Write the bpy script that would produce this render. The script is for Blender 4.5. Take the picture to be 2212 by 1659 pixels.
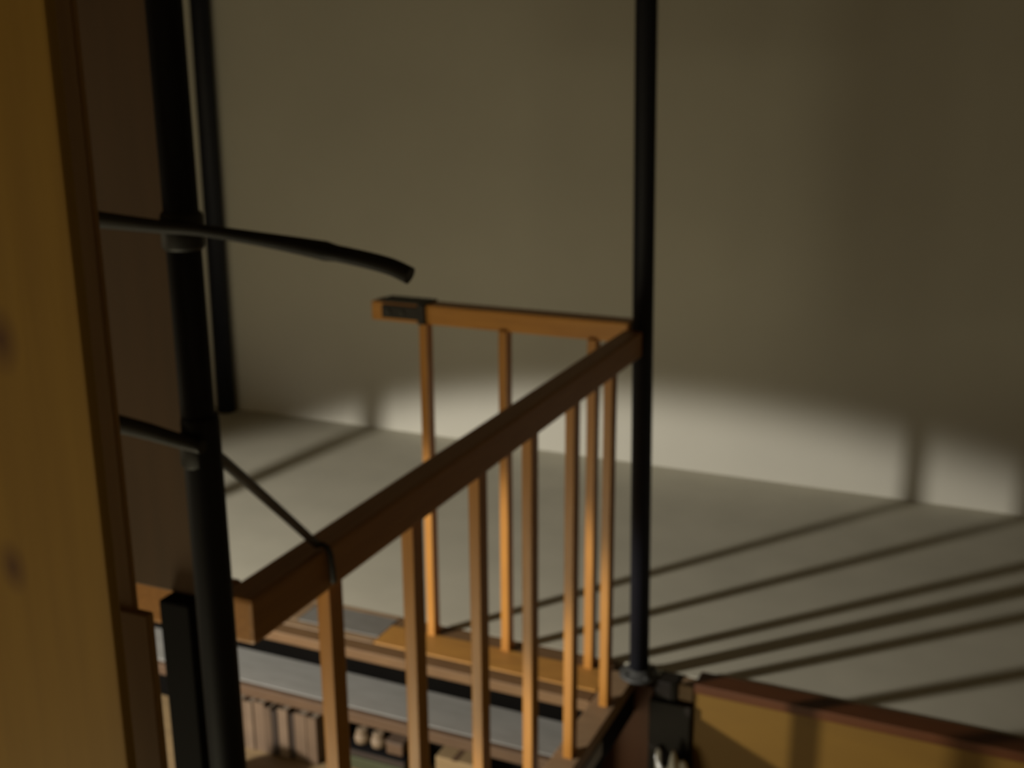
import bpy, bmesh, math, random
from mathutils import Vector, Matrix

random.seed(4)
scene = bpy.context.scene
for o in list(bpy.data.objects):
    bpy.data.objects.remove(o, do_unlink=True)
C = scene.collection

# ------------------------------------------------------------------ camera
F_PX, PITCH, YAW, ROLL = 2537.65, 0.274786, -0.418552, -0.0065986
EYE = Vector((0.0, 0.0, 1.518))
fw = Vector((math.sin(YAW) * math.cos(PITCH), math.cos(YAW) * math.cos(PITCH), -math.sin(PITCH)))
rt = Vector((math.cos(YAW), -math.sin(YAW), 0.0))
up = rt.cross(fw)
rt2 = math.cos(ROLL) * rt + math.sin(ROLL) * up
up2 = -math.sin(ROLL) * rt + math.cos(ROLL) * up
cam_data = bpy.data.cameras.new('camera')
cam_data.sensor_width = 36.0
cam_data.lens = F_PX / 2212.0 * 36.0
cam_data.clip_start = 0.02
cam_data.dof.use_dof = True            # the snapshot is softly out of focus
cam_data.dof.focus_distance = 0.30
cam_data.dof.aperture_fstop = 25.0
cam = bpy.data.objects.new('camera', cam_data)
C.objects.link(cam)
cam.matrix_world = Matrix(((rt2.x, up2.x, -fw.x, EYE.x), (rt2.y, up2.y, -fw.y, EYE.y),
                           (rt2.z, up2.z, -fw.z, EYE.z), (0, 0, 0, 1)))
scene.camera = cam

# ------------------------------------------------------------------ world, lights, exposure
world = bpy.data.worlds.new('world')
scene.world = world
world.use_nodes = True
bg = world.node_tree.nodes['Background']
bg.inputs['Color'].default_value = (0.9, 0.75, 0.5, 1)
bg.inputs['Strength'].default_value = 0.004


def light(name, kind, loc, power, color, **kw):
    d = bpy.data.lights.new(name, kind)
    d.energy = power
    d.color = color
    for k, v in kw.items():
        setattr(d, k, v)
    o = bpy.data.objects.new(name, d)
    C.objects.link(o)
    o.location = loc
    return o


LAMP = Vector((-2.9, 0.4, 0.95))
# tilted shaded lamp standing to the left: bright cone out of the shade mouth
s = light('shaded_lamp_light', 'SPOT', LAMP, 390.0, (1.0, 0.95, 0.86), spot_size=math.radians(91.5), spot_blend=0.13, shadow_soft_size=0.05)
s.rotation_euler = Vector((0.2965, 0.5143, -0.8047)).to_track_quat('-Z', 'Y').to_euler()
# the shade itself glows warmly in all directions
light('lamp_shade_glow', 'POINT', LAMP, 12.0, (1.0, 0.84, 0.54), shadow_soft_size=0.35)
# unseen warm fill added behind the camera to brighten plank and panel
light('room_fill_light', 'POINT', (-0.9, -1.0, 0.5), 9.5, (1.0, 0.76, 0.42), shadow_soft_size=0.4)
# warm fill added below the view, lifting the wall from low down
light('stairwell_fill_light', 'POINT', (-1.2, 0.2, -0.5), 46.0, (1.0, 0.90, 0.60), shadow_soft_size=0.4)

vs = scene.view_settings
vs.view_transform = 'Standard'
vs.look = 'None'
vs.gamma = 1.0
vs.use_curve_mapping = False
vs.exposure = 0.0


# ------------------------------------------------------------------ materials
def mat(name, c1, c2=None, scale=4.0, stretch=(1, 1, 1), rough=0.6, bump=0.0, metal=0.0, detail=5.0, spec=0.5, knots=None, knot_col=None):
    m = bpy.data.materials.new(name)
    m.use_nodes = True
    nt = m.node_tree
    b = nt.nodes['Principled BSDF']
    b.inputs['Roughness'].default_value = rough
    b.inputs['Metallic'].default_value = metal
    b.inputs['Specular IOR Level'].default_value = spec
    c2 = c2 or tuple(v * 0.8 for v in c1)
    tc = nt.nodes.new('ShaderNodeTexCoord')
    mp = nt.nodes.new('ShaderNodeMapping')
    mp.inputs['Scale'].default_value = stretch
    nz = nt.nodes.new('ShaderNodeTexNoise')
    nz.inputs['Scale'].default_value = scale
    nz.inputs['Detail'].default_value = detail
    rp = nt.nodes.new('ShaderNodeValToRGB')
    rp.color_ramp.elements[0].position = 0.3
    rp.color_ramp.elements[1].position = 0.7
    rp.color_ramp.elements[0].color = (*c2, 1)
    rp.color_ramp.elements[1].color = (*c1, 1)
    nt.links.new(tc.outputs['Object'], mp.inputs['Vector'])
    nt.links.new(mp.outputs['Vector'], nz.inputs['Vector'])
    nt.links.new(nz.outputs['Fac'], rp.inputs['Fac'])
    col = rp.outputs['Color']
    for (kx, ky, kz, r) in (knots or []):
        mp2 = nt.nodes.new('ShaderNodeMapping')
        mp2.vector_type = 'TEXTURE'
        mp2.inputs['Location'].default_value = (kx, ky, kz)
        mp2.inputs['Scale'].default_value = (r, r * 8, r * 1.5)
        g = nt.nodes.new('ShaderNodeTexGradient')
        g.gradient_type = 'SPHERICAL'
        mx = nt.nodes.new('ShaderNodeMixRGB')
        mx.inputs['Color2'].default_value = (*knot_col, 1)
        nt.links.new(tc.outputs['Object'], mp2.inputs['Vector'])
        nt.links.new(mp2.outputs['Vector'], g.inputs['Vector'])
        nt.links.new(g.outputs['Fac'], mx.inputs['Fac'])
        nt.links.new(col, mx.inputs['Color1'])
        col = mx.outputs['Color']
    nt.links.new(col, b.inputs['Base Color'])
    if bump:
        bp = nt.nodes.new('ShaderNodeBump')
        bp.inputs['Strength'].default_value = bump
        bp.inputs['Distance'].default_value = 0.004
        nt.links.new(nz.outputs['Fac'], bp.inputs['Height'])
        nt.links.new(bp.outputs['Normal'], b.inputs['Normal'])
    return m


M = {}
M['wall'] = mat('wall_plaster', (0.59, 0.57, 0.49), (0.56, 0.54, 0.465), 3, rough=0.9, bump=0.05)
M['room'] = mat('room_plaster', (0.60, 0.53, 0.40), (0.56, 0.50, 0.37), 3, rough=0.9)
M['ceil'] = mat('low_bounce_plaster', (0.16, 0.12, 0.08), (0.14, 0.105, 0.07), 3, rough=0.9)  # dark tone picked to cut bounce light on the back wall
M['floor'] = mat('floor_paint', (0.56, 0.53, 0.425), (0.50, 0.475, 0.38), 5, rough=0.6, bump=0.05)
M['dark_floor'] = mat('lower_floor', (0.08, 0.05, 0.03), None, 4, rough=0.8)
M['orange_x'] = mat('varnished_pine_x', (0.62, 0.29, 0.06), (0.50, 0.22, 0.045), 9, (1, 14, 14), 0.38, 0.1)
M['orange_y'] = mat('varnished_pine_y', (0.62, 0.29, 0.06), (0.50, 0.22, 0.045), 9, (14, 1, 14), 0.38, 0.1)
M['orange_z'] = mat('varnished_pine_z', (0.52, 0.235, 0.045), (0.42, 0.18, 0.034), 9, (14, 14, 1), 0.38, 0.1)
M['brown_y'] = mat('brown_handrail', (0.46, 0.22, 0.07), (0.38, 0.175, 0.055), 9, (14, 1, 14), 0.45, 0.1)
M['navy'] = mat('navy_metal_paint', (0.009, 0.010, 0.017), (0.007, 0.008, 0.013), 20, rough=0.6, spec=0.35)
M['iron'] = mat('black_iron', (0.020, 0.019, 0.017), (0.012, 0.011, 0.010), 30, rough=0.55, bump=0.1)
M['steel'] = mat('grey_steel', (0.075, 0.075, 0.07), (0.04, 0.04, 0.038), 25, rough=0.55, metal=0.2)
M['pine'] = mat('raw_pine', (0.37, 0.22, 0.036), (0.32, 0.185, 0.030), 6, (10, 10, 0.7), 0.6, 0.1,
                knots=[(-0.556, 0.5, 1.355, 0.016), (-0.571, 0.5, 1.205, 0.014)], knot_col=(0.13, 0.055, 0.02))
M['tan'] = mat('tan_board', (0.40, 0.23, 0.07), (0.33, 0.18, 0.055), 6, (10, 10, 0.7), 0.6, 0.1)
M['panel'] = mat('brown_panel', (0.085, 0.043, 0.015), (0.065, 0.033, 0.011), 5, (6, 6, 0.8), 0.6, 0.1)
M['black_wood'] = mat('black_wood', (0.006, 0.0055, 0.006), None, 8, rough=0.8, spec=0.1)
M['plywood'] = mat('yellow_plywood', (0.185, 0.097, 0.009), (0.165, 0.085, 0.008), 4, (1, 1, 6), 0.6, 0.05)
M['redtrim'] = mat('red_brown_trim', (0.105, 0.030, 0.005), (0.08, 0.023, 0.004), 6, (1, 10, 10), 0.55)
M['sill_tan'] = mat('worn_sill', (0.30, 0.195, 0.105), (0.23, 0.145, 0.078), 6, (2, 12, 12), 0.6, 0.15)
M['sill_brown'] = mat('dull_sill', (0.18, 0.10, 0.042), (0.14, 0.075, 0.032), 6, (2, 12, 12), 0.6, 0.15)
M['sill_orange'] = mat('orange_sill', (0.48, 0.24, 0.05), (0.38, 0.18, 0.04), 6, (2, 12, 12), 0.5, 0.1)
M['sill_grey'] = mat('grey_blue_plank', (0.20, 0.19, 0.17), (0.16, 0.15, 0.13), 6, (2, 10, 10), 0.6, 0.1)
M['ledge'] = mat('grey_white_board', (0.27, 0.265, 0.245), (0.23, 0.225, 0.205), 6, (2, 8, 8), 0.55, 0.05)
M['nosing'] = mat('brown_nosing', (0.11, 0.062, 0.032), (0.085, 0.047, 0.024), 6, (2, 12, 12), 0.6)
M['void'] = mat('recess_shade_black', (0.004, 0.0035, 0.003), None, 6, rough=1.0, spec=0.05)  # near-black so the gap's shade is in the colour
M['redbrown'] = mat('red_brown_board', (0.14, 0.05, 0.018), (0.10, 0.035, 0.013), 6, (8, 8, 1), 0.6)
M['cream'] = mat('cream_cloth', (0.88, 0.72, 0.46), (0.84, 0.68, 0.42), 12, rough=0.9, bump=0.1)
M['shelf'] = mat('tan_shelf', (0.27, 0.185, 0.09), (0.22, 0.15, 0.075), 6, (1, 10, 10), 0.6)
M['green'] = mat('green_box', (0.055, 0.062, 0.026), (0.045, 0.05, 0.02), 8, rough=0.7)
M['jar'] = mat('pale_jar', (0.22, 0.155, 0.10), (0.18, 0.13, 0.08), 8, rough=0.6)
M['bag'] = mat('pale_plastic', (0.80, 0.79, 0.77), (0.66, 0.66, 0.64), 14, rough=0.3, bump=0.4)
M['newel'] = mat('dark_newel', (0.012, 0.009, 0.007), (0.008, 0.006, 0.005), 10, rough=0.5, spec=0.25)
bookcols = [(0.14, 0.09, 0.055), (0.11, 0.07, 0.043), (0.17, 0.115, 0.075), (0.10, 0.064, 0.042), (0.15, 0.098, 0.062)]
for i, c in enumerate(bookcols):
    M['book%d' % i] = mat('book_cover_%d' % i, c, None, 12, rough=0.6)
M['book_dark'] = mat('book_dark', (0.035, 0.022, 0.015), None, 12, rough=0.6)
M['paper'] = mat('paper_pages', (0.22, 0.17, 0.12), None, 60, (1, 1, 12), 0.8)


# ------------------------------------------------------------------ helpers
def box_bm(bm, x0, x1, y0, y1, z0, z1, bev=0.0):
    t = bmesh.new()
    bmesh.ops.create_cube(t, size=1.0)
    for v in t.verts:
        v.co = Vector((x0 + (v.co.x + .5) * (x1 - x0), y0 + (v.co.y + .5) * (y1 - y0), z0 + (v.co.z + .5) * (z1 - z0)))
    if bev:
        bmesh.ops.bevel(t, geom=list(t.edges), offset=bev, segments=2, affect='EDGES', profile=0.6)
    me = bpy.data.meshes.new('tmp')
    t.to_mesh(me)
    t.free()
    bm.from_mesh(me)
    bpy.data.meshes.remove(me)
    return bm


def tube_bm(bm, pts, radii, seg=20):
    pts = [Vector(p) for p in pts]
    if not isinstance(radii, (list, tuple)):
        radii = [radii] * len(pts)
    rings = []
    prev = None
    for i, p in enumerate(pts):
        d = (pts[min(i + 1, len(pts) - 1)] - pts[max(i - 1, 0)]).normalized()
        if prev is None:
            a = Vector((0, 0, 1)) if abs(d.z) < 0.9 else Vector((1, 0, 0))
            n = d.cross(a).normalized()
        else:
            n = (prev - d * prev.dot(d)).normalized()
        prev = n
        b = d.cross(n)
        rings.append([bm.verts.new(p + radii[i] * (math.cos(2 * math.pi * k / seg) * n + math.sin(2 * math.pi * k / seg) * b)) for k in range(seg)])
    for r0, r1 in zip(rings, rings[1:]):
        for k in range(seg):
            f = bm.faces.new((r0[k], r0[(k + 1) % seg], r1[(k + 1) % seg], r1[k]))
            f.smooth = True
    bm.faces.new(rings[0][::-1])
    bm.faces.new(rings[-1])
    return bm


def smooth_path(pts, n=6):
    P = [Vector(p) for p in pts]
    out = []
    for i in range(len(P) - 1):
        p0, p1, p2, p3 = P[max(i - 1, 0)], P[i], P[i + 1], P[min(i + 2, len(P) - 1)]
        for k in range(n):
            t = k / n
            out.append(0.5 * ((2 * p1) + (p2 - p0) * t + (2 * p0 - 5 * p1 + 4 * p2 - p3) * t * t + (3 * p1 - p0 - 3 * p2 + p3) * t ** 3))
    out.append(P[-1])
    return out


def lathe_bm(bm, prof, cx, cy, seg=24):
    rings = []
    for r, z in prof:
        rings.append([bm.verts.new((cx + r * math.cos(2 * math.pi * k / seg), cy + r * math.sin(2 * math.pi * k / seg), z)) for k in range(seg)])
    for r0, r1 in zip(rings, rings[1:]):
        for k in range(seg):
            f = bm.faces.new((r0[k], r0[(k + 1) % seg], r1[(k + 1) % seg], r1[k]))
            f.smooth = True
    bm.faces.new(rings[0][::-1])
    bm.faces.new(rings[-1])
    return bm


def obj(name, bm, m, parent=None):
    bmesh.ops.recalc_face_normals(bm, faces=list(bm.faces))
    me = bpy.data.meshes.new(name)
    bm.to_mesh(me)
    bm.free()
    me.materials.append(M[m])
    o = bpy.data.objects.new(name, me)
    C.objects.link(o)
    if parent:
        o.parent = parent
        o.matrix_parent_inverse = Matrix.Translation(-parent.location)
    return o


def box(name, b, m, parent=None, bev=0.0):
    return obj(name, box_bm(bmesh.new(), *b, bev), m, parent)


def thing(name, label, cat, loc=(0, 0, 0), group=None):
    o = bpy.data.objects.new(name, None)
    C.objects.link(o)
    o.location = loc
    o.empty_display_size = 0.05
    return tag(o, label, cat, group)


def tag(o, label, cat, group=None):
    o['label'] = label
    o['category'] = cat
    if group:
        o['group'] = group
    return o


def struct(o, label, cat):
    o['kind'] = 'structure'
    return tag(o, label, cat)


# ------------------------------------------------------------------ room shell
struct(box('floor', (-4.6, 3.0, 2.606, 4.08, -0.20, 0.0), 'floor'), 'grey-green painted upper floor running back to the plain wall', 'floor')
struct(box('wall_back', (-4.6, 3.0, 4.08, 4.20, -2.4, 2.9), 'wall'), 'plain beige plaster wall behind the railing', 'wall')
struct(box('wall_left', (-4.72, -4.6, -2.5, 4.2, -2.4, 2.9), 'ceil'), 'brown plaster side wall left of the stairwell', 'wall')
struct(box('wall_right', (3.0, 3.12, -2.5, 4.2, -2.4, 2.9), 'room'), 'beige plaster side wall right of the stairwell', 'wall')
struct(box('wall_front', (-4.6, 3.0, -2.62, -2.5, -2.4, 2.9), 'room'), 'beige plaster wall behind the viewer', 'wall')
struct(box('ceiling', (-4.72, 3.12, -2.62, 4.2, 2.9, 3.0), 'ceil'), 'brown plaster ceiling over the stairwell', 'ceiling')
struct(box('floor_lower', (-4.72, 3.12, -2.62, 4.2, -2.5, -2.4), 'dark_floor'), 'dark floor of the storey below', 'floor')
struct(box('wall_stairwell', (-0.645, 3.0, 2.552, 2.60, -1.3, -0.008), 'plywood'), 'yellow plywood stairwell fascia under the floor edge', 'wall')
struct(box('trim_1', (-0.645, 3.0, 2.544, 2.612, -0.009, 0.017), 'redtrim', bev=0.003), 'red-brown nosing strip along the floor edge above the yellow plywood', 'trim')

# ------------------------------------------------------------------ L-shaped stair railing
rail = thing('stair_railing', 'varnished wooden stair railing with square balusters around the stairwell corner', 'railing', (-0.83, 2.5, 0))
box('handrail', (-0.842, -0.796, 1.03, 2.534, 0.838, 0.898), 'brown_y', rail, 0.006)
far = box('handrail', (-1.525, -0.831, 2.545, 2.605, 0.862, 0.912), 'orange_x', rail, 0.005)
box('handrail', (-2.35, -0.8425, 1.03, 1.076, 0.838, 0.898), 'brown_y', rail, 0.006)
for y in (1.24, 1.475, 1.71, 1.94, 2.165, 2.40):
    box('baluster', (-0.837, -0.816, y - 0.017, y + 0.017, -0.001, 0.839), 'orange_z', rail, 0.002)
for x in (-1.372, -1.153, -0.922):
    box('baluster', (x - 0.011, x + 0.011, 2.535, 2.568, -0.002, 0.866), 'orange_z', rail, 0.002)
box('base_rail', (-0.862, -0.800, 1.05, 2.56, -0.034, 0.0), 'sill_tan', rail, 0.003)
# iron end plate on the far handrail, with two bolts
bk = box('end_bracket', (-1.490, -1.372, 2.538, 2.546, 0.872, 0.905), 'iron', far, 0.001)
bk['label'] = 'dark iron plate on the open end of the handrail'
bm = bmesh.new()
box_bm(bm, -1.384, -1.366, 2.530, 2.547, 0.864, 0.914, 0.001)
obj('bracket_clip', bm, 'iron', far)
box('top_plate', (-1.500, -1.366, 2.543, 2.607, 0.911, 0.916), 'iron', far)
for bx in (-1.47, -1.43):
    obj('bolt', tube_bm(bmesh.new(), [(bx, 2.532, 0.888), (bx, 2.541, 0.888)], 0.006, 10), 'steel', far)

# beam and pale strip under the near side of the railing
beam = thing('edge_beam', 'black beam under the near railing running down from the pole foot', 'beam', (-0.83, 2.56, -0.11))
box('beam_body', (-0.855, -0.806, 1.0, 2.565, -0.115, -0.036), 'black_wood', beam)
ps = box('pale_strip', (-0.8055, -0.801, 1.0, 2.31, -0.082, -0.044), 'ledge', beam)
ps['label'] = 'pale strip fixed along the beam side'

# ------------------------------------------------------------------ plank sill under the far railing
sill = thing('plank_sill', 'worn wooden plank sill at the foot of the far railing', 'sill', (-1.6, 2.47, -0.03))
box('plank', (-2.6, -1.50, 2.586, 2.605, -0.032, 0.001), 'sill_tan', sill, 0.003)
box('plank', (-1.498, -0.864, 2.548, 2.605, -0.032, 0.0), 'sill_brown', sill, 0.003)
box('plank', (-2.6, -0.864, 2.392, 2.440, -0.030, 0.0), 'sill_brown', sill, 0.003)
box('plank', (-2.6, -1.50, 2.442, 2.472, -0.030, 0.001), 'sill_tan', sill, 0.003)
box('plank', (-2.6, -1.762, 2.474, 2.584, -0.030, 0.001), 'sill_tan', sill, 0.003)
p = box('plank', (-1.498, -0.864, 2.442, 2.546, -0.030, 0.003), 'sill_orange', sill, 0.003)
p['label'] = 'fresh orange plank'
p = box('plank', (-1.76, -1.50, 2.474, 2.584, -0.030, 0.002), 'sill_grey', sill, 0.003)
p['label'] = 'grey-blue painted plank'

# ------------------------------------------------------------------ step ledge and shelf under the sill
st = thing('step_ledge', 'grey-white ledge board with brown front edge below the plank sill', 'ledge', (-1.6, 2.38, -0.15))
box('ledge_top', (-2.7, -0.862, 2.312, 2.46, -0.146, -0.118), 'ledge', st, 0.002)
box('front_edge', (-2.7, -0.862, 2.292, 2.311, -0.152, -0.120), 'nosing', st, 0.003)
tag(box('recess_shade', (-2.7, -0.862, 2.462, 2.48, -1.2, -0.0325), 'void'), 'near-black sheet standing in for the shade in the recess behind the ledge and shelf', 'board')  # sheet added for the dark shade in the open gap
tag(box('shelf_board', (-2.7, -0.87, 2.03, 2.46, -0.365, -0.342), 'shelf', bev=0.002), 'tan shelf board beneath the ledge, holding books and boxes', 'shelf')

# books standing on the shelf
x = -1.885
desc = ['first', 'second', 'third', 'fourth', 'fifth', 'sixth', 'seventh', 'eighth', 'ninth']
specs = [(.032, .150, 0), (.026, .146, 2), (.034, .150, 4), (.020, .142, 1), (.016, .138, 'd'), (.030, .146, 2), (.014, .136, 'd'), (.036, .142, 4), (.030, .140, 0)]
cname = {0: 'tan', 1: 'dull brown', 2: 'pale pinkish-tan', 3: 'brown', 4: 'beige', 'd': 'dark brown'}
for i, (w, hgt, c) in enumerate(specs):
    dn = random.uniform(0, 0.012)
    b = thing('book', '%s upright book, %s from the dark pipe in the shelf row' % (cname[c], desc[i]), 'book', (x + w / 2, 2.36, -0.342), 'books on the shelf under the ledge')
    mk = 'book_dark' if c == 'd' else 'book%d' % c
    bm = bmesh.new()
    box_bm(bm, x, x + 0.003, 2.325 + dn, 2.445, -0.341, -0.341 + hgt)
    box_bm(bm, x + w - 0.003, x + w, 2.325 + dn, 2.445, -0.341, -0.341 + hgt)
    box_bm(bm, x + 0.003, x + w - 0.003, 2.325 + dn, 2.329 + dn, -0.341, -0.341 + hgt)
    obj('cover', bm, mk, b)
    box('pages', (x + 0.0032, x + w - 0.0032, 2.3295 + dn, 2.441, -0.338, -0.345 + hgt), 'paper', b)
    x += w + 0.003

# green box with a dark box on it, jars and little boxes on top
tag(box('storage_box', (-1.555, -1.37, 2.36, 2.455, -0.341, -0.306), 'green', bev=0.004), 'low green box on the shelf under the two pale jars', 'box')
bx = thing('storage_box', 'flat dark lidded box lying on the low green box', 'box', (-1.46, 2.405, -0.305))
box('body', (-1.552, -1.372, 2.365, 2.45, -0.3055, -0.286), 'book_dark', bx, 0.002)
box('lid', (-1.555, -1.369, 2.362, 2.453, -0.286, -0.279), 'black_wood', bx, 0.002)
for i, jx in enumerate((-1.515, -1.464)):
    j = thing('jar', 'pale rounded jar on the dark box, %s' % ('the one nearer the books' if i == 0 else 'the one beside the small brown box'), 'jar', (jx, 2.395, -0.2785), 'pale jars on the shelf')
    obj('body', lathe_bm(bmesh.new(), [(0.014, -0.2785), (0.020, -0.274), (0.022, -0.262), (0.019, -0.250), (0.014, -0.247)], jx, 2.395), 'jar', j)
    obj('lid', lathe_bm(bmesh.new(), [(0.016, -0.247), (0.016, -0.238), (0.013, -0.236)], jx, 2.395), 'jar', j)
b = thing('small_box', 'small brown box beside the two pale jars', 'box', (-1.405, 2.40, -0.2785))
box('body', (-1.430, -1.382, 2.375, 2.44, -0.2785, -0.248), 'nosing', b, 0.002)
box('lid', (-1.432, -1.380, 2.373, 2.442, -0.248, -0.240), 'book3', b, 0.002)
b = thing('carton', 'tan cardboard carton on the shelf between two near balusters', 'carton', (-1.22, 2.40, -0.341))
box('body', (-1.275, -1.165, 2.36, 2.45, -0.341, -0.238), 'shelf', b, 0.003)
box('tape', (-1.228, -1.212, 2.3585, 2.451, -0.2385, -0.2372), 'nosing', b)

# cream rolled cloth standing below the ledge, seen between board and pipe
roll = thing('cloth_roll', 'pale cream upright cloth roll glimpsed between tan board and dark pipe', 'cloth', (-1.925, 1.95, -0.95))
obj('roll', lathe_bm(bmesh.new(), [(0.050, -0.95), (0.053, -0.6), (0.060, -0.38), (0.072, -0.20), (0.070, -0.13), (0.055, -0.095), (0.025, -0.08)], -1.925, 1.95), 'cream', roll)
bm = bmesh.new()
tube_bm(bm, [(-1.925 + 0.0605 * math.cos(a), 1.95 + 0.0605 * math.sin(a), -0.38) for a in [k * math.tau / 24 for k in range(25)]], 0.003, 6)
obj('tie', bm, 'nosing', roll)

# ------------------------------------------------------------------ dark support pole at the corner
def pole(name, label, cat, x, y, r, z0, z1, m='navy', plate=True, lean=0.0):
    t = thing(name, label, cat, (x, y, z0))
    obj('shaft', tube_bm(bmesh.new(), [(x, y, z0), (x + lean, y, z1)], r, 28), m, t)
    if plate:
        obj('base_plate', lathe_bm(bmesh.new(), [(0.050, z0), (0.050, z0 + 0.006), (0.047, z0 + 0.008), (r + .006, z0 + 0.009), (r + 0.003, z0 + 0.022), (r + .001, z0 + .022)], x, y, 28), 'steel', t)
        for k in range(4):
            a = math.pi / 4 + k * math.pi / 2
            obj('bolt', tube_bm(bmesh.new(), [(x + .039 * math.cos(a), y + .039 * math.sin(a), z0 + 0.007), (x + .039 * math.cos(a), y + .039 * math.sin(a), z0 + 0.014)], 0.006, 8), 'steel', t)
    return t


pole('support_pole', 'dark navy metal pole rising from the stairwell corner', 'pole', -0.792, 2.56, 0.0245, 0.001, 2.9, lean=-0.04)
pole('wall_pipe', 'thin dark pipe standing against the far wall', 'pipe', -3.175, 4.03, 0.040, 0.001, 2.9, plate=False, lean=0.03)
pole('support_pole', 'dark metal pole left of view, throwing the thin shadow up the far wall', 'pole', -2.712, 2.0, 0.024, -2.4, 2.9, plate=False)

# dark newel below the pole, board beside it, plastic bag
nw = thing('newel_post', 'dark brown newel block below the navy pole next to yellow plywood', 'post', (-0.70, 2.56, -1.3))
box('post_body', (-0.755, -0.648, 2.53, 2.60, -1.3, -0.045), 'newel', nw, 0.003)
box('post_cap', (-0.745, -0.690, 2.545, 2.60, -0.045, 0.004), 'newel', nw, 0.003)
box('corner_block', (-0.688, -0.650, 2.555, 2.60, -0.045, 0.0), 'sill_tan', nw, 0.003)
tag(box('corner_board', (-1.0, -0.757, 2.572, 2.60, -1.3, -0.034), 'redbrown'), 'red-brown upright board below the pole foot', 'board')

bm = bmesh.new()
bmesh.ops.create_icosphere(bm, subdivisions=4, radius=1.0)
for v in bm.verts:
    p = v.co.copy()
    n = 0.16 * math.sin(5 * p.x + 3 * p.z) * math.cos(4 * p.y + 2 * p.x) + 0.09 * math.sin(11 * p.z + 7 * p.x)
    p *= 1 + n
    if p.z > 0:
        p.x *= 1 - 0.25 * p.z
    v.co = Vector((-0.666 + p.x * 0.045, 2.478 + p.y * 0.045, -0.262 + p.z * 0.105))
for f in bm.faces:
    f.smooth = True
bag = thing('plastic_bag', 'crumpled pale plastic bag hanging on the dark newel', 'bag', (-0.69, 2.48, -0.33))
obj('sack', bm, 'bag', bag)
obj('handle', tube_bm(bmesh.new(), smooth_path([(-0.694, 2.47, -0.22), (-0.712, 2.49, -0.195), (-0.722, 2.515, -0.17), (-0.721, 2.505, -0.20), (-0.708, 2.48, -0.25)]), 0.007, 8), 'bag', bag)

# ------------------------------------------------------------------ near pipe with iron arms, boards at the left
def sc(p, Y):
    k = Y / p[1]
    return (p[0] * k, Y, 1.518 - (1.518 - p[2]) * k)


pp = thing('iron_pipe', 'near dark iron pipe with two bent arms beside brown panel', 'pipe', (-0.662, 0.80, -2.4))
PX = -0.6625
obj('shaft', tube_bm(bmesh.new(), [(PX, 0.80, -2.4), (PX, 0.80, 2.9)], 0.0150, 28), 'navy', pp)
obj('sleeve', tube_bm(bmesh.new(), [(PX + .002, 0.80, -2.39), (PX + .002, 0.80, 1.205), (PX + .002, 0.80, 1.21)], [0.0172, 0.0172, 0.0158], 28), 'navy', pp)
for z in (1.374, 1.178):
    obj('collar', tube_bm(bmesh.new(), [(PX, 0.80, z - 0.016), (PX, 0.80, z - 0.013), (PX, 0.80, z + 0.013), (PX, 0.80, z + 0.016)], [0.0165, 0.0182, 0.0182, 0.0165], 24), 'iron', pp)
up_pts = [sc(q, 0.778) for q in [(-0.766, .8, 1.379), (-0.687, .8, 1.376), (-0.64, .8, 1.375), (-0.566, .8, 1.3695), (-0.50, .8, 1.3625), (-0.462, .8, 1.3565), (-0.443, .8, 1.350)]]
path = smooth_path(up_pts)
n = len(path)
obj('arm', tube_bm(bmesh.new(), path, [0.0080 - 0.0030 * math.sin(math.pi * min(1, i / (n * 0.6))) if i < n * 0.6 else 0.0060 + 0.001 * (i / n) for i in range(n)], 14), 'iron', pp)
lo_pts = [sc(q, 0.778) for q in [(-0.761, .8, 1.190), (-0.721, .8, 1.1865), (-0.690, .8, 1.1825), (-0.660, .8, 1.179)]]
path = smooth_path(lo_pts)
obj('arm', tube_bm(bmesh.new(), path, [0.0088 - 0.003 * i / len(path) for i in range(len(path))], 14), 'iron', pp)
sr = obj('stay_rod', tube_bm(bmesh.new(), smooth_path([(-0.652, 0.80, 1.176), (-0.662, 0.83, 1.156), (-0.735, 1.005, 1.035), (-0.806, 1.185, 0.906)]), 0.0055, 12), 'iron', pp)
obj('hook', tube_bm(bmesh.new(), smooth_path([(-0.806, 1.183, 0.907), (-0.796, 1.188, 0.905), (-0.7905, 1.192, 0.892), (-0.7905, 1.197, 0.85)]), 0.004, 8), 'iron', sr)

tag(box('pine_plank', (-0.72, -0.4935, 0.50, 0.509, -2.4, 2.9), 'pine', bev=0.002), 'knotty yellow pine plank standing closest to the viewer at the left edge', 'plank')
jb = thing('jamb_board', 'narrow tan board with a wider foot just behind the pine plank', 'board', (-0.65, 0.61, -2.4))
box('board', (-0.70, -0.569, 0.60, 0.605, -2.4, 2.9), 'tan', jb, 0.002)
box('foot_block', (-0.70, -0.556, 0.5985, 0.6055, -2.4, 1.128), 'tan', jb, 0.002)
tag(box('wall_panel', (-1.10, -0.752, 0.90, 0.925, 0.967, 2.9), 'panel', bev=0.002), 'brown wooden panel hanging behind the near iron pipe', 'panel')
tag(box('square_post', (-0.801, -0.762, 0.88, 0.94, -2.4, 0.966), 'black_wood', bev=0.003), 'black square post under the brown panel, behind the iron pipe', 'post')
